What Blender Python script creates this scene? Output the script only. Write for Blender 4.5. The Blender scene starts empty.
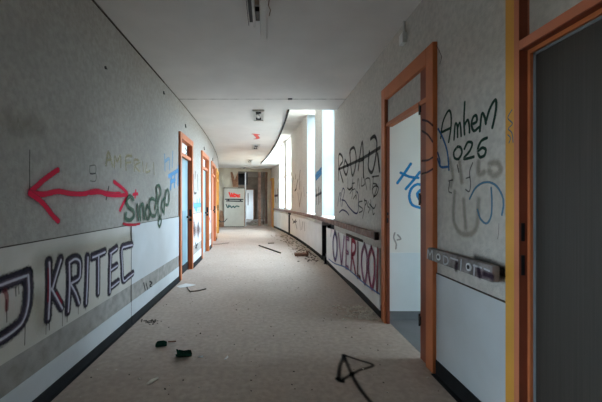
import bpy, bmesh, math, random
from mathutils import Vector
random.seed(7)
S = bpy.context.scene
COL = S.collection
PI = math.pi

# ------------------------------------------------------------------ camera
F = 330.0; VPX = 267.0; VPY = 201.0; EYE = 1.3
cam = bpy.data.cameras.new('camera'); camo = bpy.data.objects.new('camera', cam); COL.objects.link(camo)
camo.location = (0, 0, EYE); camo.rotation_euler = (PI/2, 0, 0)
cam.sensor_width = 36; cam.lens = F*36/602; cam.shift_x = (301-VPX)/602; cam.clip_start = .02
S.camera = camo

# ------------------------------------------------------------------ light
SKY = 41.0
W = bpy.data.worlds.new('overcast'); S.world = W; W.use_nodes = True
nt = W.node_tree; nt.nodes.clear()
tc = nt.nodes.new('ShaderNodeTexCoord'); sp = nt.nodes.new('ShaderNodeSeparateXYZ')
rp = nt.nodes.new('ShaderNodeValToRGB'); bg = nt.nodes.new('ShaderNodeBackground'); wo = nt.nodes.new('ShaderNodeOutputWorld')
mr = nt.nodes.new('ShaderNodeMapRange'); mr.inputs[1].default_value = -1; mr.inputs[2].default_value = 1
nt.links.new(tc.outputs['Generated'], sp.inputs[0]); nt.links.new(sp.outputs[2], mr.inputs[0])
nt.links.new(mr.outputs[0], rp.inputs[0]); nt.links.new(rp.outputs[0], bg.inputs[0]); nt.links.new(bg.outputs[0], wo.inputs[0])
rp.color_ramp.elements[0].position = .46; rp.color_ramp.elements[0].color = (.20, .21, .20, 1)
rp.color_ramp.elements[1].position = .54; rp.color_ramp.elements[1].color = (.67, .845, 1.0, 1)
bg.inputs[1].default_value = SKY
S.view_settings.view_transform = 'Standard'; S.view_settings.look = 'None'
S.view_settings.gamma = 1; S.view_settings.use_curve_mapping = False
S.view_settings.exposure = 0.0
S.cycles.use_denoising = True
S.cycles.max_bounces = 14; S.cycles.diffuse_bounces = 8; S.cycles.transparent_max_bounces = 24
S.cycles.sample_clamp_indirect = 8

# ------------------------------------------------------------------ geometry of the place
R = 66.0; S0 = 5.0           # corridor is straight, then bends gently to the left
LL, LR = -1.44, 1.28         # inner faces of the two long walls
CH, CH2 = 2.96, 3.75         # ceiling, raised ceiling over the windows
def P(s, lat, h=0.0):
    if s <= S0: return Vector((lat, s, h))
    t = (s-S0)/R
    return Vector((-R+(R+lat)*math.cos(t), S0+(R+lat)*math.sin(t), h))
def s_of(u, lat):            # distance along a wall at which a direction meets it
    k = (u-VPX)/F
    def g(s):
        p = P(s, lat); return p.x-k*p.y
    a = .2; ga = g(a)
    while a < 30:
        b = a+.05; gb = g(b)
        if ga*gb <= 0:
            for _ in range(30):
                m = (a+b)/2
                if ga*g(m) <= 0: b = m
                else: a = m; ga = g(a)
            return (a+b)/2
        a, ga = b, gb
    return 16.0
class Wall:
    def __init__(s, lat): s.lat = lat; s.sg = 1 if lat < 0 else -1
    def inv(s, u, v):
        a = s_of(u, s.lat); return (a, EYE+(VPY-v)*P(a, s.lat).y/F)
    def pos(s, a, b, o): return P(a, s.lat+s.sg*o, b)
class Flat:                  # horizontal surface
    def __init__(s, z): s.z = z
    def inv(s, u, v):
        y = F*(EYE-s.z)/(v-VPY); return ((u-VPX)/F*y, y)
    def pos(s, a, b, o): return Vector((a, b, s.z+(o if s.z < EYE else -o)))
class Cross:                 # upright surface across the view
    def __init__(s, y): s.y = y
    def inv(s, u, v): return ((u-VPX)/F*s.y, EYE+(VPY-v)*s.y/F)
    def pos(s, a, b, o): return Vector((a, s.y-o, b))

# ------------------------------------------------------------------ materials
def new_mat(name):
    m = bpy.data.materials.new(name); m.use_nodes = True
    return m, m.node_tree, m.node_tree.nodes['Principled BSDF']
SPEC = .25
def mat(name, c, rough=.6, var=.12, scale=3.0, c2=None, amt=.5, sc2=.8, bump=0, bs=60, metal=0, spots=None):
    """base colour varied by two noises; c2 = stain colour; spots = (colour, scale, threshold)"""
    m, t, b = new_mat(name)
    N, L = t.nodes, t.links
    b.inputs['Roughness'].default_value = rough; b.inputs['Metallic'].default_value = metal; b.inputs['Specular IOR Level'].default_value = SPEC
    geo = N.new('ShaderNodeNewGeometry')
    n1 = N.new('ShaderNodeTexNoise'); n1.inputs['Scale'].default_value = scale; n1.inputs['Detail'].default_value = 6
    L.new(geo.outputs['Position'], n1.inputs['Vector'])
    mx = N.new('ShaderNodeMixRGB'); mx.inputs[1].default_value = (*[x*(1-var) for x in c], 1); mx.inputs[2].default_value = (*[min(1, x*(1+var)) for x in c], 1)
    mp = N.new('ShaderNodeMapRange'); mp.inputs[1].default_value = .35; mp.inputs[2].default_value = .65
    L.new(n1.outputs[0], mp.inputs[0]); L.new(mp.outputs[0], mx.inputs[0])
    out = mx.outputs[0]
    def layer(col, sc, lo, hi, k, out):
        n = N.new('ShaderNodeTexNoise'); n.inputs['Scale'].default_value = sc; n.inputs['Detail'].default_value = 8; n.inputs['Roughness'].default_value = .65
        L.new(geo.outputs['Position'], n.inputs['Vector'])
        q = N.new('ShaderNodeMapRange'); q.inputs[1].default_value = lo; q.inputs[2].default_value = hi; q.inputs[4].default_value = k
        L.new(n.outputs[0], q.inputs[0])
        x = N.new('ShaderNodeMixRGB'); x.inputs[2].default_value = (*col, 1); L.new(q.outputs[0], x.inputs[0]); L.new(out, x.inputs[1])
        return x.outputs[0]
    if c2: out = layer(c2, sc2, .45, .75, amt, out)
    if spots: out = layer(spots[0], spots[1], spots[2], spots[2]+.04, .8, out)
    L.new(out, b.inputs['Base Color'])
    if bump:
        n = N.new('ShaderNodeTexNoise'); n.inputs['Scale'].default_value = bs; n.inputs['Detail'].default_value = 3
        L.new(geo.outputs['Position'], n.inputs['Vector'])
        bp = N.new('ShaderNodeBump'); bp.inputs['Strength'].default_value = bump; bp.inputs['Distance'].default_value = .01
        L.new(n.outputs[0], bp.inputs['Height']); L.new(bp.outputs[0], b.inputs['Normal'])
    return m
M = {}
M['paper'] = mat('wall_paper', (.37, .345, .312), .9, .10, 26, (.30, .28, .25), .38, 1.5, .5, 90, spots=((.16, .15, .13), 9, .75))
M['paper_brightened'] = mat('brightened_wall_paper', (.53, .495, .45), .9, .10, 26, (.38, .35, .31), .38, 1.5, .5, 90, spots=((.2, .18, .16), 9, .75))  # left wall's paper again, lightened to offset weak light on the right wall
M['room_paint'] = mat('room_wall_paint', (.76, .77, .74), .6, .03, 3)
M['ceiling'] = mat('ceiling_paint', (.70, .685, .67), .8, .04, 2, (.5, .47, .45), .3, .7)
M['ceiling_high'] = mat('upper_ceiling_paint', (.62, .60, .57), .8, .08, 3, (.42, .37, .31), .4, 1.3)
M['panel'] = mat('white_panel', (.51, .535, .55), .45, .05, 3, (.42, .40, .37), .35, 1.2, spots=((.2, .2, .2), 9, .76))
M['panel_old'] = mat('yellowed_panel', (.50, .475, .43), .5, .08, 3, (.40, .34, .25), .55, 1.4)
M['band'] = mat('bare_band', (.31, .29, .265), .85, .2, 12, (.2, .18, .16), .5, 3, .4, 80)
M['sheet'] = mat('white_sheet', (.66, .66, .65), .45, .05, 3, (.5, .47, .42), .35, 2.5)
M['floor'] = mat('dusty_floor', (.405, .322, .268), .55, .12, 22, (.29, .22, .175), .45, 1.5, .25, 120, spots=((.13, .105, .09), 11, .66))
M['floor'].node_tree.nodes['Principled BSDF'].inputs['Specular IOR Level'].default_value = .3
M['room_floor'] = mat('grey_lino', (.16, .16, .165), .5, .08, 4, (.15, .16, .17), .4, 2)
M['black_base'] = mat('black_base', (.009, .009, .010), .8, .2, 10)
M['orange'] = mat('orange_paint', (.52, .155, .055), .5, .07, 4, (.36, .10, .045), .35, 3)
M['pink'] = mat('salmon_paint', (.60, .27, .18), .5, .06, 4)
M['darkred'] = mat('shaded_red_paint', (.24, .06, .03), .5, .1, 4)  # dark red with the shade of jamb reveals and soffit in it
M['yellow'] = mat('yellow_paint', (.62, .30, .05), .5, .06, 4)
M['teal'] = mat('pale_teal_paint', (.22, .33, .36), .45, .06, 3)
M['blue_grey'] = mat('blue_grey_paint', (.17, .27, .32), .5, .1, 3)
M['white'] = mat('white_paint', (.72, .72, .70), .5, .05, 3, (.5, .48, .44), .3, 3)
M['metal'] = mat('white_metal', (.62, .62, .60), .4, .06, 8, (.35, .3, .25), .4, 9)
M['black'] = mat('black_metal', (.012, .012, .013), .45, .2, 8)
M['steel'] = mat('steel', (.4, .4, .4), .35, .1, 8, metal=.8)
M['rail'] = mat('worn_rail_wood', (.15, .075, .058), .6, .35, 12, (.45, .39, .35), .4, 14)
M['brownwood'] = mat('brown_wood', (.22, .11, .06), .7, .25, 9)
M['redwood'] = mat('red_brown_block', (.16, .06, .035), .7, .25, 14)
M['plaster'] = mat('plaster_chip', (.55, .5, .43), .9, .2, 20)
M['dirt'] = mat('dark_dirt', (.07, .055, .045), .95, .4, 30)
M['beige'] = mat('beige_wall', (.44, .385, .30), .85, .12, 3, (.3, .25, .19), .5, 1.5, .3, 50)
M['brownwall'] = mat('brown_grey_wall', (.20, .165, .135), .9, .2, 4, (.1, .08, .06), .5, 2)
M['board'] = mat('beige_board', (.42, .385, .32), .6, .05, 3, (.4, .36, .3), .3, 2)
M['seam'] = mat('joint_shadow_gap', (.33, .32, .31), .9, .7, 7)
M['block'] = mat('brown_block', (.15, .07, .045), .8, .3, 14)
M['dark_batten'] = mat('dark_batten', (.075, .06, .05), .8, .3, 14)
M['clip'] = mat('grey_clip', (.10, .095, .09), .7, .2, 14)
M['edge_grey'] = mat('grey_edge_strip', (.16, .17, .18), .6, .1, 6)
M['reveal'] = mat('dimmed_reveal_face', (.19, .215, .225), .7, .05, 4)  # darker colour that tones down the overlit window reveals
M['post_pink'] = mat('pinkish_post', (.36, .23, .18), .8, .2, 6)
M['room_panel'] = mat('pale_blue_room_panel', (.68, .745, .77), .5, .03, 4)
M['salmon_deep'] = mat('deep_salmon_paint', (.52, .17, .09), .5, .06, 4)
M['ballast'] = mat('brown_ballast', (.20, .13, .08), .6, .4, 40)
M['ring'] = mat('ash_white', (.6, .6, .6), .6, .1, 20)
M['charred'] = mat('sooty_rail', (.16, .135, .125), .6, .35, 18, (.5, .48, .46), .45, 11)
M['glassgreen'] = mat('bottle_green', (.006, .045, .028), .2, .3, 20)
# dark leaf with a fine upright grain
m, t, b = new_mat('dark_veneer'); M['leaf'] = m
g = t.nodes.new('ShaderNodeNewGeometry'); mp = t.nodes.new('ShaderNodeMapping'); mp.inputs['Scale'].default_value = (120, 120, 1.5)
n = t.nodes.new('ShaderNodeTexNoise'); n.inputs['Scale'].default_value = 1; n.inputs['Detail'].default_value = 4
cr = t.nodes.new('ShaderNodeValToRGB'); cr.color_ramp.elements[0].color = (.030, .025, .020, 1); cr.color_ramp.elements[1].color = (.046, .039, .032, 1)
cr.color_ramp.elements[0].position = .3; cr.color_ramp.elements[1].position = .7
t.links.new(g.outputs['Position'], mp.inputs[0]); t.links.new(mp.outputs[0], n.inputs[0]); t.links.new(n.outputs[0], cr.inputs[0]); t.links.new(cr.outputs[0], b.inputs['Base Color']); b.inputs['Roughness'].default_value = .55
# window glass: clear, faintly reflecting
m, t, b = new_mat('window_glass'); M['glass'] = m
t.nodes.remove(b); tr = t.nodes.new('ShaderNodeBsdfTransparent'); tr.inputs[0].default_value = (.93, .95, .95, 1)
gl = t.nodes.new('ShaderNodeBsdfGlossy'); gl.inputs['Roughness'].default_value = .03
fr = t.nodes.new('ShaderNodeMixShader'); fr.inputs[0].default_value = .06
t.links.new(tr.outputs[0], fr.inputs[1]); t.links.new(gl.outputs[0], fr.inputs[2]); t.links.new(fr.outputs[0], t.nodes['Material Output'].inputs[0])

PAINT = {}
def paint(c, op=.95, soft=.35):
    key = (c, op, soft)
    if key in PAINT: return PAINT[key]
    m, t, b = new_mat('spray_paint'); N, L = t.nodes, t.links
    b.inputs['Base Color'].default_value = (*c, 1); b.inputs['Roughness'].default_value = .8; b.inputs['Specular IOR Level'].default_value = .15
    uv = N.new('ShaderNodeUVMap'); uv.uv_map = 'UVMap'
    ln = N.new('ShaderNodeVectorMath'); ln.operation = 'LENGTH'
    sub = N.new('ShaderNodeVectorMath'); sub.operation = 'SUBTRACT'; sub.inputs[1].default_value = (2, 2, 0)
    L.new(uv.outputs[0], sub.inputs[0]); L.new(sub.outputs[0], ln.inputs[0])
    g = N.new('ShaderNodeNewGeometry'); n = N.new('ShaderNodeTexNoise'); n.inputs['Scale'].default_value = 90; L.new(g.outputs['Position'], n.inputs[0])
    ns = N.new('ShaderNodeMath'); ns.operation = 'MULTIPLY_ADD'; ns.inputs[1].default_value = .5; ns.inputs[2].default_value = -.25; L.new(n.outputs[0], ns.inputs[0])
    ad = N.new('ShaderNodeMath'); ad.operation = 'ADD'; L.new(ln.outputs['Value'], ad.inputs[0]); L.new(ns.outputs[0], ad.inputs[1])
    mr = N.new('ShaderNodeMapRange'); mr.interpolation_type = 'SMOOTHSTEP'
    mr.inputs[1].default_value = 1-soft*1.0; mr.inputs[2].default_value = .98; mr.inputs[3].default_value = op; mr.inputs[4].default_value = 0
    L.new(ad.outputs[0], mr.inputs[0])
    tr = N.new('ShaderNodeBsdfTransparent'); mx = N.new('ShaderNodeMixShader')
    L.new(mr.outputs[0], mx.inputs[0]); L.new(tr.outputs[0], mx.inputs[1]); L.new(b.outputs[0], mx.inputs[2]); L.new(mx.outputs[0], N['Material Output'].inputs[0])
    PAINT[key] = m; return m

# ------------------------------------------------------------------ mesh helpers
class MB:
    def __init__(s): s.v = []; s.f = []; s.uv = []; s.m = []
    def add(s, vs, fs, mi=0, uvs=None):
        k = len(s.v); s.v += [tuple(p) for p in vs]
        for i, f in enumerate(fs):
            s.f.append([k+j for j in f]); s.m.append(mi)
            s.uv.append([uvs[j] for j in f] if uvs else [(2, 2)]*len(f))
    def box(s, x0, x1, y0, y1, z0, z1, mi=0):
        vs = [(x, y, z) for z in (z0, z1) for y in (y0, y1) for x in (x0, x1)]
        s.add(vs, [(0, 2, 3, 1), (4, 5, 7, 6), (0, 1, 5, 4), (2, 6, 7, 3), (0, 4, 6, 2), (1, 3, 7, 5)], mi)
    def cbox(s, s0, s1, l0, l1, h0, h1, mi=0):     # box that follows the corridor
        n = 1 if s1 <= S0 else max(1, int(math.ceil((s1-s0)/.45)))
        if s0 < S0 < s1: ss = [s0]+[S0+(s1-S0)*i/n for i in range(n+1)]
        else: ss = [s0+(s1-s0)*i/n for i in range(n+1)]
        vs = []
        for a in ss: vs += [P(a, l0, h0), P(a, l1, h0), P(a, l1, h1), P(a, l0, h1)]
        fs = [(0, 1, 2, 3), tuple(4*(len(ss)-1)+j for j in (3, 2, 1, 0))]
        for i in range(len(ss)-1):
            a = 4*i
            for j in range(4): fs.append((a+j, a+4+j, a+4+(j+1) % 4, a+(j+1) % 4))
        s.add(vs, fs, mi)
    def tube(s, pts, r, n=8, mi=0):
        pts = [Vector(p) for p in pts]; vs = []; up = Vector((.01, .02, 1))
        for i, p in enumerate(pts):
            d = (pts[min(i+1, len(pts)-1)]-pts[max(i-1, 0)]).normalized()
            a = d.cross(up); a = a.normalized() if a.length > .05 else d.cross(Vector((1, 0, 0))).normalized()
            b = d.cross(a); rr = r[i] if isinstance(r, (list, tuple)) else r
            for k in range(n): vs.append(p+(a*math.cos(2*PI*k/n)+b*math.sin(2*PI*k/n))*rr)
        fs = [tuple(range(n-1, -1, -1)), tuple((len(pts)-1)*n+k for k in range(n))]
        for i in range(len(pts)-1):
            for k in range(n): fs.append((i*n+k, i*n+(k+1) % n, (i+1)*n+(k+1) % n, (i+1)*n+k))
        s.add(vs, fs, mi)
    def build(s, name, mats, parent=None, bev=0, kind=None):
        me = bpy.data.meshes.new(name); me.from_pydata(s.v, [], s.f)
        if not isinstance(mats, (list, tuple)): mats = [mats]
        for m in mats: me.materials.append(M[m] if isinstance(m, str) else m)
        uvl = me.uv_layers.new(name='UVMap'); k = 0
        for i, poly in enumerate(me.polygons):
            poly.material_index = s.m[i]
            for j in range(len(s.f[i])): uvl.data[k].uv = s.uv[i][j]; k += 1
        bm = bmesh.new(); bm.from_mesh(me); bmesh.ops.recalc_face_normals(bm, faces=bm.faces); bm.to_mesh(me); bm.free()
        o = bpy.data.objects.new(name, me); COL.objects.link(o)
        if parent: o.parent = parent; o.matrix_parent_inverse = parent.matrix_world.inverted()
        if bev:
            b = o.modifiers.new('bevel', 'BEVEL'); b.width = bev; b.segments = 2; b.limit_method = 'ANGLE'
        if kind: o['kind'] = kind
        return o
def empty(name, loc=(0, 0, 0), kind=None):
    o = bpy.data.objects.new(name, None); COL.objects.link(o); o.location = loc; o.empty_display_size = .1
    o.matrix_world.translation = Vector(loc)
    if kind: o['kind'] = kind
    return o
def tag(o, label, cat, group=None, kind=None):
    o['label'] = label; o['category'] = cat
    if group: o['group'] = group
    if kind: o['kind'] = kind
    return o
def dup(o, loc=None, rz=None, parent=None):
    c = o.copy(); COL.objects.link(c)
    if parent: c.parent = parent
    if loc is not None: c.location = loc
    if rz is not None: c.rotation_euler = (0, 0, rz)
    for ch in list(o.children): dup(ch, parent=c)
    return c
def lbox(mb, cx, cy, cz, sx, sy, sz, mi=0): mb.box(cx-sx/2, cx+sx/2, cy-sy/2, cy+sy/2, cz-sz/2, cz+sz/2, mi)

# ================================================================== STRUCTURE
S322, S315, S307, S291, S285, S279 = [s_of(u, LR) for u in (322, 315, 307, 291, 285, 279)]
WIN0 = 6.2
SE = 16.8                       # end wall
LY0, LY1, LZ0, LZ1 = -1.0, 1.5, .95, 2.35     # window of the left-hand room
RT = .40                        # thickness of the outer wall
LT = .14                        # thickness of the inner walls

# floor
m_ = MB(); m_.cbox(-4, 17.0, LL-LT, LR+.12, -.12, 0); m_.box(-3.3, .5, 16.6, 23.5, -.12, -.003); m_.build('floor', 'floor', kind='structure')
m_ = MB(); m_.box(LR+.12, 5.2, 1.75, 3.9, -.12, 0); m_.box(LR+.03, LR+.12, 2.6, 3.6, -.01, .0015); m_.build('floor', 'room_floor', kind='structure')
# ceilings
m_ = MB(); m_.cbox(-4, 5.37, LL-LT, LR+.1, CH, CH+.14); m_.cbox(5.375, 6.0, LL-LT, LR+.1, CH, CH+.14)
m_.cbox(6.0, 14.4, LL-LT, .39, CH, CH+.14)
m_.cbox(14.4, 17.0, LL-LT, LR+RT, CH, CH+.14); 
m_.build('ceiling', 'ceiling', kind='structure')
m_ = MB(); m_.cbox(5.85, 14.6, .3, LR+RT+.05, CH2, CH2+.12)
m_.cbox(6.0, 14.4, .35, .39, CH+.14, CH2)           # upstand along the lowered ceiling
m_.cbox(5.9, 6.0, .3, LR+RT, CH+.14, CH2); m_.cbox(14.4, 14.5, .3, LR+RT, CH+.14, CH2)
m_.build('ceiling', 'ceiling_high', kind='structure')
m_ = MB(); m_.box(LL, LR, 5.365, 5.385, CH-.002, CH); m_.build('trim_14', 'seam', kind='structure')
m_ = MB(); m_.cbox(5.98, 14.42, .383, .412, CH-.03, CH+.02); m_.build('trim_1', 'black_base', kind='structure')

# doors on the left: outer frame edges
DL = [(s_of(178.6, LL), s_of(191.6, LL)), (s_of(201, LL), s_of(208, LL)), (s_of(211, LL), s_of(215, LL)), (s_of(216.2, LL), s_of(218.0, LL))]
print('left doors', DL, 'windows', WIN0, S322, S315, S307, S291, S279)
TOP = 2.44
# wall_left with openings
m_ = MB(); m_.cbox(-4, 0, LL-LT, LL, 0, CH); m_.cbox(0, 1.1, LL-LT, LL, 2.1, CH); a = 1.1
for (d0, d1) in DL:
    m_.cbox(a, d0+.05, LL-LT, LL, 0, CH); m_.cbox(d0+.05, d1-.05, LL-LT, LL, TOP-.05, CH); a = d1-.05
m_.cbox(a, 16.92, LL-LT, LL, 0, CH)
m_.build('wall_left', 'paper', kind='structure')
# lower panelling on the left wall
m_ = MB(); b_ = MB(); bb = MB(); po = MB()
SJ = s_of(130.5, LL)
segs = [(-3.9, 0, 1), (1.1, SJ-.004, 1), (SJ+.004, DL[0][0], 0), (DL[0][1], DL[1][0], 0), (DL[1][1], DL[2][0], 0), (DL[2][1], DL[3][0], 0), (DL[3][1], 16.7, 0)]
for s0, s1, old in segs:
    (po if old else m_).cbox(s0, s1, LL, LL+.008, .415, 1.045)
    b_.cbox(s0, s1, LL, LL+.005, .235, .415)
    m_.cbox(s0, s1, LL, LL+.009, .08, .235)
    bb.cbox(s0, s1, LL, LL+.014, 0, .08); bb.cbox(s0, s1, LL, LL+.04, 0, .003)
m_.build('trim_2', 'panel', kind='structure'); po.build('trim_3', 'panel_old', kind='structure')
b_.build('trim_4', 'band', kind='structure'); bb.build('baseboard_left', 'black_base', kind='structure')
# thin cap line along the panel top
m_ = MB()
for s0, s1, old in segs: m_.cbox(s0, s1, LL, LL+.010, 1.045, 1.051)
m_.cbox(SJ-.006, SJ+.006, LL, LL+.009, .08, 1.05)
m_.build('trim_5', 'dirt', kind='structure')
# cable / crack along the ceiling joint
m_ = MB(); m_.cbox(-3.9, 4.6, LL, LL+.012, CH-.012, CH); m_.cbox(4.6, 16.7, LL, LL+.008, CH-.008, CH)
m_.build('trim_6', 'dirt', kind='structure')

# wall_right
RD1 = (2.48, 3.60); RD2 = (.62, 1.745)
SR0, SR1 = s_of(274.0, LR), s_of(269.3, LR)
m_ = MB()
m_.cbox(-4, RD2[0]+.04, LR, LR+.1, 0, CH); m_.cbox(RD2[0]+.04, RD2[1]-.04, LR, LR+.1, 2.75, CH)
m_.cbox(RD2[1]-.04, RD1[0]+.04, LR, LR+.1, 0, CH); m_.cbox(RD1[0]+.04, 3.606, LR, LR+.1, TOP, CH)
m_.cbox(3.606, 5.6, LR, LR+.1, 0, CH+.1)
m_.cbox(5.6, WIN0, LR, LR+RT, 0, CH2)
m_.cbox(S322, S315, LR, LR+RT, 0, CH2); m_.cbox(S307, S291, LR, LR+RT, 0, CH2); m_.cbox(S285-.17, S285+.17, LR, LR+RT, 0, CH2)
m_.cbox(S279, SR0, LR, LR+RT, 0, CH2); m_.cbox(SR0, SR1, LR+.1, LR+RT, 0, CH2); m_.cbox(SR0, SR1, LR, LR+.1, TOP, CH2); m_.cbox(SR1, 16.95, LR, LR+RT, 0, CH2)

for a, b in ((WIN0, S322), (S315, S307), (S291, S279)):
    m_.cbox(a, b, LR+.28, LR+RT, 0, .93)
m_.build('wall_right', 'paper_brightened', kind='structure')
m_ = MB(); m_.cbox(S322-.012, S322, LR+.005, LR+.298, .965, CH2); m_.cbox(S307-.012, S307, LR+.005, LR+.298, .965, CH2); m_.build('trim_16', 'reveal', kind='structure')  # skins added on the far reveals, dimming their daylight by colour
# sills
for i, (a, b) in enumerate(((WIN0, S322), (S315, S307), (S291, S279))):
    m_ = MB(); m_.cbox(a, b, LR-.03, LR+RT, .93, .965); m_.build('trim_%d' % (10+i), 'white', kind='structure')
# right lower panel near
m_ = MB(); m_.cbox(RD2[1], RD1[0], LR-.008, LR, .11, .755); m_.cbox(RD1[1], 3.66, LR-.008, LR, .11, .755); m_.build('trim_7', 'panel', kind='structure')
m_ = MB(); m_.cbox(RD2[1], RD1[0], LR-.010, LR, .755, .762); m_.build('trim_8', 'dirt', kind='structure')
m_ = MB(); m_.cbox(RD2[1], RD1[0], LR-.014, LR, 0, .11); m_.cbox(RD2[1], RD1[0], LR-.05, LR, 0, .003)
m_.cbox(RD1[1], 6.76, LR-.02, LR, 0, .13); m_.cbox(6.76, SR0, LR-.015, LR+.02, 0, .1); m_.cbox(-3.9, RD2[0], LR-.014, LR, 0, .11); m_.build('baseboard_right', 'black_base', kind='structure')

# back of the corridor behind the camera
m_ = MB(); m_.box(LL-LT, LR+.1, -4.1, -4, 0, CH)
m_.build('wall_back', 'paper', kind='structure')

# windows
def window(n, a, b, lat, z0=.965, z1=CH2-.02, mull=()):
    r = empty('window_%d' % n, P((a+b)/2, lat, z0), 'structure')
    f = MB(); w = .05
    f.cbox(a, b, lat, lat+.06, z0, z0+w); f.cbox(a, b, lat, lat+.06, z1-w, z1)
    for s in (a, b-w): f.cbox(s, s+w, lat, lat+.06, z0+w, z1-w)
    for s in mull: f.cbox(s-.05, s+.05, lat-.02, lat+.06, z0+w, z1-w)
    f.cbox(a+w, b-w, lat+.005, lat+.055, 2.3, 2.35)
    f.build('window_frame', 'white', r)
    g = MB(); g.cbox(a+w, b-w, lat+.025, lat+.031, z0+w, z1-w); g.build('pane', 'glass', r)
    return r
window(1, WIN0, S322-.013, LR+.30); window(2, S315, S307-.013, LR+.30); window(3, S291, S285-.17, LR+.02); window(6, S285+.17, S279, LR+.02)
def portal(p, q, r_, up):        # daylight portal over an opening: centre, width, height, facing
    l = bpy.data.lights.new('daylight_portal', 'AREA'); l.shape = 'RECTANGLE'; l.size = q; l.size_y = r_; l.cycles.is_portal = True
    o = bpy.data.objects.new('daylight_portal', l); COL.objects.link(o); o.location = p
    o.rotation_euler = Vector(up).to_track_quat('-Z', 'Y').to_euler()
for a, b in ((WIN0, S322), (S315, S307), (S291, S279)):
    c = (a+b)/2; t_ = (c-S0)/R
    portal(P(c, LR+RT+.05, 2.35), b-a, 2.85, (-math.cos(t_), -math.sin(t_), 0))

portal((-3.45, 21.95, 1.6), 1.5, 1.4, (1, 0, 0))
# right-hand room seen through the first door
m_ = MB(); m_.box(LR+.012, 5.2, 3.605, 3.74, 0, CH); m_.box(LR+.1, 5.2, 1.66, 1.78, 0, CH)
m_.box(5.2, 5.3, 1.66, 3.74, 0, 1.0); m_.box(5.2, 5.3, 1.66, 3.74, 2.3, CH); m_.box(5.2, 5.3, 1.66, 2.1, 1.0, 2.3); m_.box(5.2, 5.3, 3.2, 3.74, 1.0, 2.3)
m_.build('wall_room', 'room_paint', kind='structure')
m_ = MB(); m_.box(LR+.1, 5.2, 1.78, 3.62, CH, CH+.1); m_.build('ceiling', 'ceiling', kind='structure')
m_ = MB(); m_.box(LR+.022, 5.19, 3.597, 3.605, .1, .735); m_.build('trim_9', 'room_panel', kind='structure')
m_ = MB(); m_.box(LR+.022, 5.19, 3.592, 3.605, 0, .1); m_.build('baseboard_room', 'edge_grey', kind='structure')
r = empty('window_4', (5.25, 2.7, .95), 'structure')
f = MB(); f.box(5.22, 5.27, 2.1, 3.2, 1.0, 1.05); f.box(5.22, 5.27, 2.1, 3.2, 2.25, 2.3); f.box(5.22, 5.27, 2.1, 2.15, 1.05, 2.25); f.box(5.22, 5.27, 3.15, 3.2, 1.05, 2.25)
f.build('window_frame', 'white', r); g = MB(); g.box(5.24, 5.245, 2.15, 3.15, 1.05, 2.25); g.build('pane', 'glass', r)
portal((5.35, 2.65, 1.65), 1.1, 1.3, (-1, 0, 0))

# left-hand room beside the camera: its open doorway and window light the near right wall
m_ = MB(); m_.box(-4.3, LL-LT, -1.5, -1.4, 0, CH); m_.box(-4.3, LL-LT, 2.4, 2.5, 0, CH)
m_.box(-4.4, -4.3, -1.5, 2.5, 0, LZ0); m_.box(-4.4, -4.3, -1.5, 2.5, LZ1, CH); m_.box(-4.4, -4.3, -1.5, LY0, LZ0, LZ1); m_.box(-4.4, -4.3, LY1, 2.5, LZ0, LZ1)
m_.build('wall_room', 'room_paint', kind='structure')
m_ = MB(); m_.box(-4.3, LL-LT, -1.4, 2.4, CH, CH+.1); m_.build('ceiling', 'ceiling', kind='structure')
m_ = MB(); m_.box(-4.3, LL-LT, -1.4, 2.4, -.12, -.004); m_.build('floor', 'room_floor', kind='structure')
r = empty('window_5', (-4.35, (LY0+LY1)/2, LZ0), 'structure')
f = MB(); f.box(-4.37, -4.32, LY0, LY1, LZ0, LZ0+.05); f.box(-4.37, -4.32, LY0, LY1, LZ1-.05, LZ1); f.box(-4.37, -4.32, LY0, LY0+.05, LZ0+.05, LZ1-.05); f.box(-4.37, -4.32, LY1-.05, LY1, LZ0+.05, LZ1-.05)
f.build('window_frame', 'white', r); g = MB(); g.box(-4.345, -4.34, LY0+.05, LY1-.05, LZ0+.05, LZ1-.05); g.build('pane', 'glass', r)
portal((-4.45, (LY0+LY1)/2, (LZ0+LZ1)/2), LY1-LY0, LZ1-LZ0, (1, 0, 0))
r = empty('door_9', P(.55, LL, 0), 'structure')
f = MB(); f.box(LL-LT, LL+.035, -.04, .05, 0, 2.15); f.box(LL-LT, LL+.035, 1.05, 1.14, 0, 2.15); f.box(LL-LT, LL+.035, .05, 1.05, 2.06, 2.15); f.build('frame', 'orange', r)

# end wall and the passage beyond it
def lat_at(u, s):
    th = (s-S0)/R; k = (u-VPX)/F
    return (R+S0*k)/(math.cos(th)-k*math.sin(th))-R
OP0, OP1 = lat_at(238, SE), lat_at(268, SE)
OPT = EYE+29.5*16.7/F
m_ = MB(); m_.cbox(SE, SE+.12, LL, OP0, 0, CH); m_.cbox(SE, SE+.12, OP0, OP1, OPT, CH); m_.cbox(SE, SE+.12, OP1, LR, 0, CH)
m_.build('wall_end', 'beige', kind='structure')
m_ = MB(); m_.box(-3.3, .5, 23.2, 23.4, 0, CH); m_.box(.3, .5, 17.0, 23.2, 0, CH); m_.box(-3.3, -2.25, 16.72, 16.86, 0, CH)
m_.box(-3.4, -3.2, 16.8, 21.2, 0, CH); m_.box(-3.4, -3.2, 21.2, 22.7, 0, .9); m_.box(-3.4, -3.2, 21.2, 22.7, 2.3, CH); m_.box(-3.4, -3.2, 22.7, 23.4, 0, CH); m_.build('wall_far', 'brownwall', kind='structure')
m_ = MB(); m_.box(-3.3, .5, 16.9, 23.5, CH+.003, CH+.14); m_.build('ceiling', 'brownwall', kind='structure')

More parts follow.
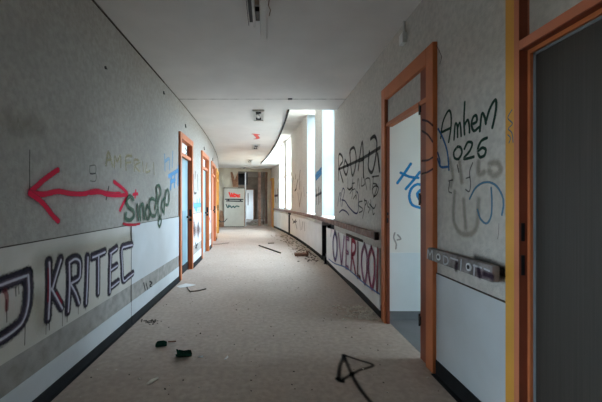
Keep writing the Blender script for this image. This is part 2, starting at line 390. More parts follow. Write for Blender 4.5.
# ------------------------------------------------------------------ doors
def door_left(n, s0, s1, mats, leaf, lower=None):
    lat = LL; r = empty('door_%d' % n, P((s0+s1)/2, lat, 0), 'structure'); w = .09
    fo, pr = mats
    f = MB()
    f.cbox(s0, s0+w, lat-LT, lat+.035, 0, TOP); f.cbox(s0+w+.02, s0+w+.075, lat-LT, lat+.012, 0, TOP-.1); f.cbox(s1-w, s1, lat-LT, lat+.035, 0, TOP)
    f.cbox(s0+w, s1-w, lat-LT, lat+.035, TOP-.1, TOP)
    f.cbox(s0+w, s1-w, lat-LT, lat+.01, 2.06, 2.12)
    f.build('frame', fo, r, bev=.004)
    f = MB(); f.cbox(s0+w, s0+w+.02, lat-LT, lat+.008, 0, TOP-.1); f.cbox(s1-w-.03, s1-w, lat-LT, lat-.03, 0, TOP-.1); f.build('door_stop', pr, r)
    f = MB(); f.cbox(s0+w+.03, s1-w-.03, lat-.075, lat-.06, 2.12, TOP-.1); f.build('transom_panel', 'white', r)
    f = MB(); f.cbox(s0+w+.03, s1-w-.03, lat-.09, lat-.05, .012, 2.06)
    l = f.build('leaf', leaf, r)
    if lower:
        f = MB(); f.cbox(s0+(s1-s0)*.45, s0+(s1-s0)*.72, lat-.05, lat-.046, .16, 1.12); f.build('patch', lower, l)
        f = MB(); f.cbox(s0+w+.03, s1-w-.03, lat-.05, lat-.044, .012, .16); f.build('kick_plate', 'black_base', l)
    f = MB(); f.cbox(s1-w-.12, s1-w-.10, lat-.05, lat, .98, 1.02); f.cbox(s1-w-.22, s1-w-.10, lat-.012, lat+.006, .985, 1.015); f.build('handle', 'black', l)
    f = MB(); f.cbox(s1-w-.004, s1-w+.004, lat-.028, lat+.02, 1.0, 1.14); f.cbox(s1-w-.004, s1-w+.004, lat-.028, lat+.02, .92, .97); f.build('strike_plate', 'black', r)
    f = MB()
    for z in (.25, 1.0, 1.85): f.cbox(s0+w, s0+w+.035, lat-.035, lat+.005, z, z+.09)
    f.build('hinge', 'black', r)
    return r
door_left(1, *DL[0], ('orange', 'darkred'), 'teal', 'blue_grey')
door_left(2, *DL[1], ('orange', 'darkred'), 'teal')
door_left(3, *DL[2], ('orange', 'pink'), 'pink')
door_left(4, *DL[3], ('yellow', 'yellow'), 'yellow')
# side edge of the first left frame, painted darker
# right door 1 (open doorway)
r = empty('door_5', P(3.05, LR, 0), 'structure'); pr = .035
f = MB()
f.cbox(RD1[0], RD1[0]+.11, LR-pr, LR+.1, 0, TOP+.06); f.cbox(RD1[1]-.10, RD1[1], LR-pr, LR+.02, 0, TOP+.06)
f.cbox(RD1[0]+.11, RD1[1]-.10, LR-pr, LR+.1, 2.37, TOP+.06)
f.cbox(RD1[0]+.11, RD1[1]-.10, LR-.02, LR+.05, 2.085, 2.125)
f.build('frame', 'orange', r, bev=.004)
f = MB(); f.cbox(RD1[0]+.11, RD1[0]+.25, LR-.012, LR+.09, 0, 2.37); f.cbox(RD1[1]-.112, RD1[1]-.10, LR-.015, LR+.019, 0, 2.37); f.build('door_stop', 'darkred', r, bev=.003)  # recessed jamb step, its shade put into the dark red
f = MB(); f.cbox(RD1[0]+.19, RD1[1]-.10, LR-.002, LR+.02, 2.125, 2.37); f.build('transom_panel', 'paper_brightened', r)
for z in (2.03, 1.28, .28):
    f = MB(); f.cbox(RD1[0]+.235, RD1[0]+.255, LR-.02, LR+.03, z, z+.07); f.tube([P(RD1[0]+.258, LR-.014, z-.015), P(RD1[0]+.258, LR-.014, z+.085)], .009); f.build('hinge', 'black', r)
f = MB(); f.cbox(RD1[1]-.116, RD1[1]-.112, LR-.012, LR+.002, 1.07, 1.12); f.cbox(RD1[1]-.116, RD1[1]-.112, LR-.012, LR+.002, 1.15, 1.18); f.build('strike_plate', 'black', r)
# right door 2, closed dark leaf close to the camera
r = empty('door_6', P(1.2, LR, 0), 'structure')
y1 = RD2[1]
f = MB(); f.cbox(y1-.063, y1, LR-.02, LR+.1, 0, 2.85); f.cbox(RD2[0], RD2[0]+.063, LR-.02, LR+.1, 0, 2.85); f.cbox(RD2[0], y1, LR-.0202, LR+.1, 2.78, 2.85); f.build('casing', 'yellow', r, bev=.002)
f = MB(); f.cbox(y1-.097, y1-.063, LR-.022, LR+.1, 0, 2.78); f.cbox(RD2[0]+.063, RD2[0]+.097, LR-.022, LR+.1, 0, 2.78)
f.cbox(RD2[0]+.097, y1-.097, LR-.022, LR+.1, 2.055, 2.10); f.build('frame', 'salmon_deep', r, bev=.002)
f = MB(); f.cbox(RD2[0]+.097, y1-.0985, LR-.02, LR+.019, 2.050, 2.055); f.build('soffit_strip', 'darkred', r)  # thin skin carrying the shade of the beam underside
f = MB(); f.cbox(y1-.0975-.001, y1-.097, LR-.0215, LR+.02, 0, 2.055); f.cbox(y1-.0975-.001, y1-.097, LR-.0215, LR+.02, 2.1, 2.78); f.build('reveal', 'darkred', r)  # skin on the far jamb, coloured as it looks in shade
f = MB(); f.cbox(y1-.115, y1-.098, LR+.02, LR+.09, 0, 2.06); f.cbox(RD2[0]+.097, y1-.115, LR+.02, LR+.09, 2.03, 2.056); f.build('door_stop', 'orange', r)
f = MB(); f.cbox(RD2[0]+.097, y1-.098, LR+.03, LR+.05, 2.1, 2.78); f.build('transom_panel', 'paper_brightened', r)
f = MB(); f.cbox(RD2[0]+.1, y1-.117, LR+.036, LR+.08, .01, 2.028); lf = f.build('leaf', 'leaf', r)
f = MB(); f.cbox(y1-.132, y1-.117, LR+.033, LR+.081, .01, 2.028); f.cbox(RD2[0]+.1, y1-.117, LR+.033, LR+.081, 2.015, 2.029); f.build('edge_strip', 'edge_grey', lf)
f = MB(); f.cbox(y1-.102, y1-.098, LR-.012, LR+.004, 1.10, 1.19); f.cbox(y1-.102, y1-.098, LR-.012, LR+.004, .93, 1.03); f.build('strike_plate', 'black', r)
# far right yellow door
r = empty('door_7', P(SR0, LR, 0), 'structure')
f = MB(); f.cbox(SR0, SR0+.25, LR-.05, LR+.1, 0, TOP); f.cbox(SR1-.1, SR1, LR-.05, LR+.1, 0, TOP); f.cbox(SR0+.25, SR1-.1, LR-.05, LR+.1, TOP-.1, TOP); f.build('frame', 'yellow', r)
f = MB(); f.cbox(SR0+.25, SR1-.1, LR, LR+.04, .01, TOP-.1); f.build('leaf', 'pink', r)

# far passage: white door lit from the side, studs
yd = 23.1; dx0, dx1 = (245-VPX)/F*yd, (253.3-VPX)/F*yd
r = empty('door_8', ((dx0+dx1)/2, yd, 0), 'structure')
f = MB(); f.box(dx0, dx1, yd, yd+.05, .02, 2.08); f.build('leaf', 'white', r)
f = MB(); f.box(dx0+.18, dx0+.25, yd-.004, yd, 1.0, 1.85); f.build('slot', 'brownwall', r)
f = MB(); f.box(dx0-.06, dx0, yd-.02, yd+.1, 0, 2.14); f.box(dx1, dx1+.06, yd-.02, yd+.1, 0, 2.14); f.box(dx0, dx1, yd-.02, yd+.1, 2.08, 2.14); f.build('frame', 'brownwood', r)

# ================================================================== THINGS
def solid(name, s0, s1, l0, l1, h0, h1, m, parent=None, bev=0):
    b = MB(); b.cbox(s0, s1, l0, l1, h0, h1); return b.build(name, m, parent, bev)
# near handrail
r = empty('handrail', P(2.1, LR-.08, .865))
solid('rail', 1.755, 2.454, LR-.085, LR-.04, .865, .955, 'charred', r, .006)
for s in (1.95, 2.36): solid('bracket', s, s+.05, LR-.04, LR, .89, .93, 'black', r)
RW = Wall(LR-.085)
def disc(mb, surf, a, b, r0, off, n=20, r1=0):
    if r1:
        vs = [surf.pos(a+math.cos(2*PI*k/n)*rr, b+math.sin(2*PI*k/n)*rr, off) for rr in (r0, r1) for k in range(n)]
        mb.add(vs, [(k, (k+1) % n, n+(k+1) % n, n+k) for k in range(n)])
    else: mb.add([surf.pos(a+math.cos(2*PI*k/n)*r0, b+math.sin(2*PI*k/n)*r0, off) for k in range(n)], [tuple(range(n))])
for u, v in ((439, 257), (469.2, 267)):
    a, b = RW.inv(u, v)
    k = MB(); p = P(a, LR-.085, b); k.tube([p, p+Vector((-.006, 0, 0))], .024, 20); c = k.build('bolt_cap', 'ring', r)
    k = MB(); k.tube([p, p+Vector((-.008, 0, 0))], .013, 16); k.build('bolt_hole', 'black', c)
tag(r, 'short sooty handrail stub with two round bolt caps beside the open orange doorway', 'handrail')
# long handrail
SH1 = s_of(273, LR-.085)
r = empty('handrail', P(3.7, LR-.08, .865))
solid('rail', 3.68, SH1, LR-.085, LR-.04, .868, .952, 'rail', r, .006)
solid('end_cap', 3.665, 3.68, LR-.087, LR-.038, .866, .954, 'black', r)
s = 4.2
while s < SH1: solid('bracket', s, s+.05, LR-.04, LR, .89, .93, 'black', r); s += 1.35
tag(r, 'long worn brown wooden handrail curving away beneath the bright windows', 'handrail')

# buckled sheet with OVERLOOK
def sheet(name, s0, s1, mt, amp, nseg, hb, ht, lat=LR-.028, th=.008, seed=1):
    rnd = random.Random(seed); mb = MB(); vs = []; n = nseg
    for i in range(n+1):
        t_ = i/n; s = s0+(s1-s0)*t_
        wv = amp*math.sin(t_*PI*2.2+.6)
        top = ht(t_) if callable(ht) else ht; bot = hb(t_) if callable(hb) else hb
        for j in range(4):
            h = bot+(top-bot)*j/3
            l = lat-wv*(.25+.75*j/3)
            vs.append(P(s, l, h)); vs.append(P(s, l+th, h))
    fs = []
    for i in range(n):
        for j in range(3):
            a = i*8+2*j; b = a+8
            fs += [(a, b, b+2, a+2), (a+1, a+3, b+3, b+1)]
        a = i*8; b = a+8
        fs += [(a, a+1, b+1, b), (a+6, b+6, b+7, a+7)]
    for a in (0, n*8): fs += [(a+2*j, a+2*j+2, a+2*j+3, a+2*j+1) for j in range(3)]
    mb.add(vs, fs); return mb.build(name, mt)
wall_sheet = sheet('wall_sheet', 3.66, 6.76, 'sheet', .006, 28, lambda t: .085+.018*math.sin(t*7), lambda t: .755+.012*math.sin(t*9+1), seed=2)
tag(wall_sheet, 'buckled white wall sheet painted with large OVERLOOK lettering below the rail', 'wall sheet')
solid('dark_gap_strip', 4.4, 5.3, LR-.012, LR, .745, .782, 'dirt', wall_sheet)  # dark strip drawn for the thin gap above the sheet
# radiator covers
cov = []
edges = [(7.25, 9.1), (9.11, 10.9), (10.91, s_of(290.3, LR-.03)), (s_of(288.3, LR-.03), s_of(281.5, LR-.03)), (s_of(281.3, LR-.03), SR0-.1)]
for i, (a, b) in enumerate(edges):
    r = empty('radiator_cover', P(a, LR-.03, 0))
    solid('front_panel', a, b, LR-.036, LR-.022, .10, .765, 'sheet', r, .004)
    solid('top_ledge', a, b, LR-.036, LR-.002, .765, .785, 'metal', r)
    for q in (a+.03, b-.07): solid('foot', q, q+.04, LR-.034, LR-.016, .0, .11, 'black', r)
    tag(r, ['white radiator cover next to the dark gap, nearest of the row', 'white radiator cover scrawled black, second along the window wall', 'white radiator cover below the paired bright windows', 'white radiator cover beyond the narrow dark slot', 'white radiator cover farthest away beside the yellow door frame'][i], 'radiator cover', 'radiator covers under the windows')
# black boards added to put shade into the two cover gaps
a, b = s_of(290.3, LR-.03), s_of(288.3, LR-.03)
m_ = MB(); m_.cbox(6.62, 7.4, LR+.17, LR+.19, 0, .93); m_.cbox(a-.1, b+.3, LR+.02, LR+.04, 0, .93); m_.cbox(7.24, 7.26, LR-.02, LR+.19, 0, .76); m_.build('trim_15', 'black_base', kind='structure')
# radiator standing in the open gap
r = empty('radiator', P(7.0, LR+.12, 0))
for k in range(5): solid('fin', 6.80+k*.085, 6.85+k*.085, LR+.06, LR+.16, .14, .70, 'black', r, .01)
b = MB(); b.tube([P(6.86, LR+.0, .03), P(6.86, LR+.0, .78)], .014); b.build('pipe', 'steel', r)
solid('base_rail', 6.78, 7.24, LR+.05, LR+.17, 0, .14, 'black', r)  # black fill low in the gap, standing for its shade
tag(r, 'dark radiator showing in the gap between white covers', 'radiator')

# ceiling lamps
def lamp_tray():
    r = empty('ceiling_lamp', (0, 0, 0))
    b = MB(); w, l, h = .105, .36, .035
    b.box(-w, w, -l, l, -.012, 0); b.box(-w, -w+.012, -l, l, -h, -.012); b.box(w-.012, w, -l, l, -h, -.012); b.box(-w, w, -l, -l+.012, -h, -.012); b.box(-w, w, l-.012, l, -h, -.012)
    b.build('housing', 'metal', r)
    b = MB(); b.box(-.05, .05, -.28, -.20, -.04, -.012); b.build('lamp_socket', 'black', r)
    b = MB(); b.box(-.05, .05, .16, .26, -.04, -.012); b.build('lamp_socket', 'black', r)
    b = MB(); b.box(-.022, .022, -.12, .14, -.036, -.012); b.build('ballast', 'white', r)
    b = MB(); b.tube([(.0, -.1, -.03), (.02, -.18, -.07), (.0, -.26, -.05), (-.04, -.32, -.08)], .005, 6); b.build('wire', 'black', r)
    return r
L0 = lamp_tray()
spots = [(6.36, 'stripped ceiling lamp tray just beyond the ceiling joint'), (10.05, 'stripped ceiling lamp tray above the second left door, past the red spray'), (13.6, 'small stripped ceiling lamp tray near the end of the black ceiling edge'), (16.3, 'farthest ceiling lamp tray close to the beige end wall')]
for i, (s, lb) in enumerate(spots):
    o = L0 if i == 0 else dup(L0)
    o.location = P(s, -.15, CH); o.rotation_euler = (0, 0, max(0, (s-S0)/R)); tag(o, lb, 'ceiling lamp', 'stripped ceiling lamps')
r = empty('fluorescent_lamp', (-.1, 2.3, CH))
b = MB(); b.box(-.165, -.055, 1.5, 3.04, CH-.012, CH); b.box(-.165, -.158, 1.5, 3.04, CH-.05, CH-.012); b.box(-.125, -.105, 1.5, 3.04, CH-.06, CH-.012); b.build('housing', 'metal', r)
b = MB(); b.box(-.156, -.128, 1.55, 3.0, CH-.035, CH-.012); b.box(-.17, -.165, 1.5, 3.04, CH-.045, CH); b.build('side_channel', 'black', r)
for k in range(6): b = MB(); b.box(-.10, -.06, 1.6+k*.24, 1.75+k*.24, CH-.05, CH-.012); b.build('ballast', ['ballast', 'black'][k % 2], r)
b = MB(); n = 10; vs = []
for i in range(n+1):
    t_ = i/n; y = 1.45+1.62*t_; z = CH-.03-.135*t_**1.2
    vs += [(-.058, y, z+.03), (-.052, y, z), (-.008, y, z), (-.002, y, z+.03)]
fs = []
for i in range(n):
    for j in range(3): a = i*4+j; fs.append((a, a+4, a+5, a+1))
b.add(vs, fs); o = b.build('diffuser', 'white', r); sm = o.modifiers.new('s', 'SOLIDIFY'); sm.thickness = .004
b = MB(); b.tube([(.015, 2.2, CH-.005), (.03, 2.45, CH-.05), (.012, 2.65, CH-.09), (.03, 2.8, CH-.04), (.02, 2.95, CH-.005)], .004, 6); b.build('wire', 'ballast', r)
tag(r, 'broken fluorescent batten overhead with diffuser hanging loose at the far end', 'ceiling lamp')

# junction box
r = empty('junction_box', P(3.06, LR, 2.76))
solid('box_body', 3.02, 3.105, LR-.04, LR, 2.755, 2.85, 'white', r, .005)
b = MB(); b.tube([P(3.05, LR-.014, 2.85), P(3.05, LR-.014, CH)], .012, 8); b.build('conduit', 'metal', r)
tag(r, 'small junction box with conduit high on wall above orange door frame', 'junction box')
b = MB(); pts = [Wall(LR).inv(u, v) for u, v in ((437, 45), (440, 50), (443, 57), (441, 64))]
b.tube([P(a, LR-.008, z) for a, z in pts], .0016, 6); tag(b.build('loose_wire', 'black'), 'thin wire curling from the top corner of the doorway', 'wire')
# clips on left wall
LW = Wall(LL); RWall = Wall(LR)
b = None
for i, (u, v, lb) in enumerate([(163.5, 92, 'dark cable clip high on left wall before the first left door'), (185.3, 125, 'dark cable clip high on wall just past first left door top'), (204, 147.5, 'dark cable clip high on wall above second left door'), (212.5, 158.5, 'farthest dark cable clip under the ceiling on the left'), (105, 67, 'nearest dark cable clip on upper left wall')]):
    a, z = LW.inv(u, v)
    k = MB(); w_ = .012 if i == 4 else .02+.008*i; k.cbox(a-w_*.8, a+w_*.8, LL, LL+.012, z-w_, z+w_*.4); k.cbox(a-.006, a+.006, LL, LL+.02, z-w_*1.6, z-w_)
    tag(k.build('cable_clip', 'clip'), lb, 'clip', 'cable clips on the left wall')
# flap on ceiling seam
b = MB(); a, y = Flat(CH).inv(290, 99); b.box(a-.035, a+.035, y-.04, y+.01, CH-.012, CH); tag(b.build('ceiling_plate', 'black'), 'small black plate on the ceiling joint left of the right wall', 'plate')

# end board
bl0, bl1 = lat_at(224, SE-.1), lat_at(244.3, SE-.1)
r = empty('board', P(SE-.1, bl0, 0))
solid('panel', SE-.12, SE-.08, bl0, bl1, .03, 1.93, 'board', r)
solid('top_edge', SE-.125, SE-.075, bl0-.02, bl1+.02, 1.93, 1.97, 'dirt', r)
solid('side_edge', SE-.125, SE-.075, bl1, bl1+.03, .03, 1.93, 'brownwood', r)
solid('foot', SE-.125, SE-.075, bl0, bl1, 0, .03, 'dirt', r)
tag(r, 'beige board standing at the corridor end with red and black lettering', 'board')
# brown slab left of the board
b = MB(); l0 = lat_at(219.5, SE-.2); b_pts = [(l0, 0), (l0+.27, 0), (l0+.25, .35), (l0+.16, .8), (l0+.05, .85), (l0, .4)]
vs = [P(SE-.1, l, h) for l, h in b_pts]+[P(SE-.02, l, h) for l, h in b_pts]; n = len(b_pts)
b.add(vs, [tuple(range(n)), tuple(range(2*n-1, n-1, -1))]+[(i, (i+1) % n, n+(i+1) % n, n+i) for i in range(n)]); tag(b.build('broken_slab', 'brownwood'), 'brown broken slab leaning left of the beige end board', 'slab')
b = MB(); b.tube([P(15.6, LL+.02, .42), P(15.6, LL+.12, .33), P(15.65, LL+.3, .34), P(15.7, LL+.42, .48)], .022, 8); tag(b.build('bent_pipe', 'black'), 'bent black pipe end sticking out from far left wall', 'pipe')
# V-shaped broken piece above the board and stuff behind
l0, l1 = lat_at(231, SE), lat_at(238.5, SE)
def zz(v): return EYE+(VPY-v)*16.6/F
def slab(name, pts, s, th, m, label, cat, parent=None):
    b = MB(); n = len(pts); vs = [P(s, lat_at(u, s), zz(v)) for u, v in pts]+[P(s+th, lat_at(u, s), zz(v)) for u, v in pts]
    b.add(vs, [tuple(range(n)), tuple(range(2*n-1, n-1, -1))]+[(i, (i+1) % n, n+(i+1) % n, n+i) for i in range(n)])
    return tag(b.build(name, m, parent), label, cat)
slab('board_fragment', [(230.5, 172), (232.5, 172), (234.8, 180), (238, 172), (238.3, 187), (233, 187)], SE-.05, .04, 'brownwood', 'notched brown board fragment fixed high above the beige end board', 'board')
b = MB(); b.tube([P(SE+.2, lat_at(245.6, SE+.2), 0), P(SE+.2, lat_at(245.6, SE+.2), 2.78)], .035, 8); tag(b.build('standing_pipe', 'metal'), 'pale upright pipe right of the beige end board', 'pipe')
b = MB(); a0 = P(SE+.6, lat_at(241.5, SE+.6), 0); b.box(a0.x-.22, a0.x+.3, a0.y, a0.y+.4, 2.15, 2.75); b.box(a0.x-.15, a0.x-.05, a0.y-.03, a0.y, 2.55, 2.7); tag(b.build('duct_box', 'black'), 'black duct box hanging in the opening above the end board', 'duct')
for i, (u, w, m, lb) in enumerate([(259.5, .13, 'pink', 'pinkish upright post inside the dark opening'), (263.5, .10, 'brownwall', 'dark brown post in the opening between the two pinkish posts'), (266.3, .12, 'pink', 'pinkish upright post at the right edge of the dark opening')]):
    y = 17.3+.35*i; x = (u-VPX)/F*y; k = MB(); k.box(x-w/2, x+w/2, y, y+.1, 0, OPT+.13); tag(k.build('post', 'post_pink' if m == 'pink' else m), lb, 'post', 'posts in the end opening')
# rubble at the end
rnd = random.Random(5)
lbs = ['grey plank in the rubble, leftmost in the end opening', 'pale plank fallen across the rubble heap', 'dark plank lying low in the end opening', 'plank leaning up from the rubble at the right post', 'short plank at the front of the end rubble']
for i, (u, v, ln, rz, rx) in enumerate([(251, 221.5, 1.0, .3, .05), (258, 222, .9, -.4, .12), (255, 223.5, 1.1, .1, .02), (264, 221, .8, .9, .25), (262, 224, .7, -.2, .05)]):
    x, y = Flat(0).inv(u, v); b = MB(); lbox(b, 0, 0, .03+abs(ln*rx*.45), ln, .1, .04); o = b.build('plank', ['metal', 'board', 'brownwood', 'brownwall', 'plaster'][i]); o.location = (x, y, .01); o.rotation_euler = (0, -rx, rz); tag(o, lbs[i], 'plank', 'planks in the end rubble')
def crumbs(name, n, fn, sz, mt, label, seed):
    rnd = random.Random(seed); b = MB()
    for _ in range(n):
        x, y = fn(rnd); r_ = rnd.uniform(*sz)
        base = [(x+math.cos(2*PI*k/5+rnd.random()*.6)*r_*rnd.uniform(.5, 1.2), y+math.sin(2*PI*k/5)*r_*rnd.uniform(.5, 1.2), .0005) for k in range(5)]
        top = [(x+(p[0]-x)*.7, y+(p[1]-y)*.7, r_*rnd.uniform(.25, .6)) for p in base]
        b.add(base+top, [tuple(range(5)), tuple(range(5, 10))]+[(k, (k+1) % 5, 5+(k+1) % 5, 5+k) for k in range(5)])
    o = b.build(name, mt); tag(o, label, 'debris', kind='stuff'); return o
def anyw(r_):
    s = 1.6+13*r_.random()**1.5; p = P(s, r_.uniform(-1.32, 1.2)); return p.x, p.y
crumbs('plaster_crumbs', 230, anyw, (.004, .013), 'plaster', 'pale plaster crumbs scattered over the corridor floor', 1)
def edge_d(r_):
    p = P(r_.uniform(7, 12.5), 1.2-abs(r_.gauss(0, .22))); return p.x, p.y
crumbs('skirting_dirt', 330, edge_d, (.008, .03), 'dirt', 'brown dirt and splinters strewn beneath the radiator covers', 12)
crumbs('dirt_crumbs', 420, anyw, (.002, .010), 'dirt', 'dark crumbs of dirt scattered over the corridor floor', 2)
def edge_r(r_):
    s = r_.choice([r_.uniform(3.6, 4.1), r_.uniform(6.5, 16), r_.uniform(8, 15)]); p = P(s, 1.24-abs(r_.gauss(0, .18))); return p.x, p.y
crumbs('skirting_rubble', 420, edge_r, (.006, .036), 'plaster', 'plaster rubble gathered along the foot of the window wall', 3)
def endr(r_):
    return r_.uniform(-1.1, .12), r_.uniform(17.3, 19.5)
crumbs('rubble_heap', 120, endr, (.05, .16), 'plaster', 'rubble heap strewn inside the opening at the end', 4)
def leafs(r_):
    x, y = Flat(0).inv(150+r_.gauss(0, 5), 322+r_.gauss(0, 1.2)); return x, y
crumbs('leaf_litter', 40, leafs, (.006, .018), 'dirt', 'dark leaf litter patch on the floor by the left wall', 6)
def jambs(r_):
    x, y = Flat(0).inv(373+r_.gauss(0, 4.5), 317+r_.gauss(0, 1.8)); return min(x, 1.24), y
crumbs('jamb_crumbs', 40, jambs, (.006, .022), 'plaster', 'pale crumbs at the foot of the orange door frame', 8)

# broken green bottles
def shard(name, u, v, rz, prof, ang, label, curl=0):
    b = MB(); n = 14; vs = []
    for i, (x, r_) in enumerate(prof):
        for k in range(n+1):
            t_ = -ang/2+ang*k/n+(.25*math.sin(i*2.1)); vs.append((x, math.sin(t_)*r_+curl*x*x, r_-math.cos(t_)*r_*1.0+.001))
    m = n+1; b.add(vs, [(i*m+k, i*m+k+1, (i+1)*m+k+1, (i+1)*m+k) for i in range(len(prof)-1) for k in range(n)])
    o = b.build(name, 'glassgreen'); x, y = Flat(0).inv(u, v); o.location = (x, y, .002); o.rotation_euler = (0, 0, rz)
    s = o.modifiers.new('s', 'SOLIDIFY'); s.thickness = .003; s.offset = 1
    return tag(o, label, 'bottle', 'broken green bottles')
shard('broken_bottle', 161.5, 346.5, .25, [(-.05, .012), (-.035, .022), (-.01, .026), (.02, .024), (.045, .016)], 4.6, 'smaller broken green bottle, left of the other shard')
o = shard('broken_bottle', 183.5, 357, .1, [(-.06, .022), (-.04, .03), (0, .032), (.035, .03), (.055, .026), (.065, .012)], 3.8, 'larger broken green bottle with jagged upturned end', 2.5)
b = MB(); b.add([(-.05, .0, .02), (-.062, .01, .062), (-.045, .012, .058), (-.03, .015, .025)], [(0, 1, 2, 3)]); c = b.build('upturned_shard', 'glassgreen', o); c.matrix_parent_inverse.identity(); s = c.modifiers.new('s', 'SOLIDIFY'); s.thickness = .004
# sticks, blocks, scraps
def stick(name, pts, r_, m, label, cat='stick'):
    b = MB(); q = [Flat(0).inv(*p[:2]) for p in pts]; b.tube([(x, y, r_+(p[2] if len(p) > 2 else 0)) for (x, y), p in zip(q, pts)], r_, 6); return tag(b.build(name, m), label, cat)
stick('bent_strip', [(187, 288.5, .01), (190, 292), (198, 291.3), (206, 289.3)], .008, 'dirt', 'bent dark strip on the floor near the first left door')
stick('batten', [(259, 246), (270, 249.8), (280.5, 253.6)], .018, 'dark_batten', 'long dark batten lying in the daylight patch of the floor', 'batten')
stick('thin_lath', [(211, 244.5), (220, 244.2), (229, 243)], .007, 'dark_batten', 'thin lath on the floor by the second left door', 'lath')
stick('thin_lath', [(268, 243.6), (274, 243.4)], .012, 'dirt', 'short dark lath just beyond the long batten', 'lath')
stick('dark_splinter', [(168, 342.3), (172, 342), (176, 341.6)], .005, 'redwood', 'reddish splinter right of the smaller green bottle', 'splinter')
x0, y0 = Flat(0).inv(295, 256.3); x1, _ = Flat(0).inv(308.5, 256.3)
r = empty('wooden_block', ((x0+x1)/2, y0, 0)); b = MB(); b.box(x0, x1-.03, y0, y0+.2, 0, .06); b.build('block', 'block', r, .006); b = MB(); b.box(x1-.035, x1, y0+.02, y0+.24, 0, .105); b.build('upright_piece', 'block', r, .004)
tag(r, 'reddish brown wooden block on the floor below the radiator covers', 'block')
def scrap(pts, m, label, cat='paper'):
    b = MB(); q = [Flat(0).inv(*p) for p in pts]; n = len(q); b.add([(x, y, .004+.006*(i % 2)) for i, (x, y) in enumerate(q)]+[(x, y, .002+.006*(i % 2)) for i, (x, y) in enumerate(q)], [tuple(range(n)), tuple(range(2*n-1, n-1, -1))]+[(i, (i+1) % n, n+(i+1) % n, n+i) for i in range(n)]); return tag(b.build('paper_scrap', m), label, cat, 'paper scraps on the floor')
scrap([(146, 384.5), (151, 380.5), (158, 377.5), (159, 379.5), (152, 384), (148, 386)], 'plaster', 'pale torn paper scrap, nearest on the floor at left')
scrap([(198, 357), (203, 356.5), (203, 358), (199, 358.3)], 'sheet', 'tiny white paper scrap right of the larger green bottle')
scrap([(224, 360), (227.5, 356.5), (228.5, 357.5), (226, 360.5)], 'sheet', 'tiny slanted paper scrap toward the middle of the floor')
scrap([(176, 286.5), (186, 284), (196, 285), (190, 287), (180, 288)], 'sheet', 'pale crumpled paper sheet beside the first left door frame')
b = MB(); x, y = Flat(0).inv(325.5, 264.5); b.box(x-.02, x+.02, y, y+.05, 0, .15); b.box(x-.03, x+.03, y-.01, y+.06, 0, .02); tag(b.build('pipe_stub', 'black', bev=.004), 'black pipe stub standing at the foot of the OVERLOOK sheet', 'pipe')

# ================================================================== SPRAY PAINT
NL = [0]; WK = 1.15
def smooth(pts, n=6):
    if len(pts) < 3: n = 10
    P_ = [pts[0]]+list(pts)+[pts[-1]]; out = []
    for i in range(1, len(P_)-2):
        p0, p1, p2, p3 = P_[i-1:i+3]
        for k in range(n):
            t_ = k/n
            out.append(tuple(.5*((2*p1[j])+(-p0[j]+p2[j])*t_+(2*p0[j]-5*p1[j]+4*p2[j]-p3[j])*t_*t_+(-p0[j]+3*p1[j]-3*p2[j]+p3[j])*t_**3) for j in (0, 1)))
    out.append(tuple(pts[-1])); return out
def ribbon(mb, surf, pts, w, off, mi=0, straight=False):
    w *= WK
    q = [surf.inv(*p) for p in pts]
    q = smooth(q) if not straight else q
    d = [q[0]]
    for p in q[1:]:
        if math.dist(p, d[-1]) > w*.12: d.append(p)
    if len(d) < 2: d = [q[0], (q[0][0]+w*.2, q[0][1])]
    e0 = (d[0][0]-d[1][0], d[0][1]-d[1][1]); l0 = math.hypot(*e0) or 1; e1 = (d[-1][0]-d[-2][0], d[-1][1]-d[-2][1]); l1 = math.hypot(*e1) or 1
    h = w/2
    Q = [(d[0][0]+e0[0]/l0*h, d[0][1]+e0[1]/l0*h)]+d+[(d[-1][0]+e1[0]/l1*h, d[-1][1]+e1[1]/l1*h)]
    V = [1]+[0]*len(d)+[1]; vs = []; uv = []
    for i, p in enumerate(Q):
        a = Q[max(i-1, 0)]; b = Q[min(i+1, len(Q)-1)]; dx, dy = b[0]-a[0], b[1]-a[1]; l = math.hypot(dx, dy) or 1
        nx, ny = -dy/l*h, dx/l*h
        for sg in (-1, 0, 1): vs.append(surf.pos(p[0]+nx*sg, p[1]+ny*sg, off)); uv.append((2+sg, 2+V[i]))
    fs = []
    for i in range(len(Q)-1):
        for j in (0, 1): a = 3*i+j; fs.append((a, a+1, a+4, a+3))
    mb.add(vs, fs, mi, uv)
def C(ox, oy, sc, *strokes): return [[(ox+x/sc, oy+y/sc) for x, y in st] for st in strokes]
def spray(name, surf, strokes, w, col, label=None, op=.92, soft=.45, parent=None, base=.0012, cat='graffiti', straight=False):
    mb = MB(); NL[0] += 1
    for i, st in enumerate(strokes): ribbon(mb, surf, st, w, base+.00012*i, straight=straight)
    o = mb.build(name, paint(col, op, soft), parent)
    if label: tag(o, label, cat)
    return o
def PX(*st): return [list(s) for s in st]
a0, a1, a2, a3 = (0, 140, 5.017), (90, 140, 5.017), (0, 220, 4.01), (90, 180, 6.69)
red = (.62, .004, .045)
LWp = Wall(LL)
arrow = C(*a0, [(290, 150), (225, 195), (150, 262)], [(150, 268), (220, 272), (290, 258), (350, 268), (420, 270), (480, 255), (540, 268), (602, 270)])+PX([(30, 193.5), (40, 200.5), (48, 209.5), (53, 216), (58, 221)])+C(*a1, [(0, 265), (50, 262), (90, 275), (140, 278), (185, 275)], [(120, 210), (160, 240), (187, 275), (165, 320), (150, 352)])
o = spray('graffiti_arrow', LWp, arrow, .044, red, 'large red double-headed arrow sprayed across the left wall')
spray('overspray', LWp, arrow, .11, red, op=.13, soft=.9, parent=o, base=.0009)
spray('graffiti_tick', LWp, C(*a0, [(545, 235), (532, 298)]), .02, (.05, .05, .05), 'small dark tick crossing the red arrow shaft')
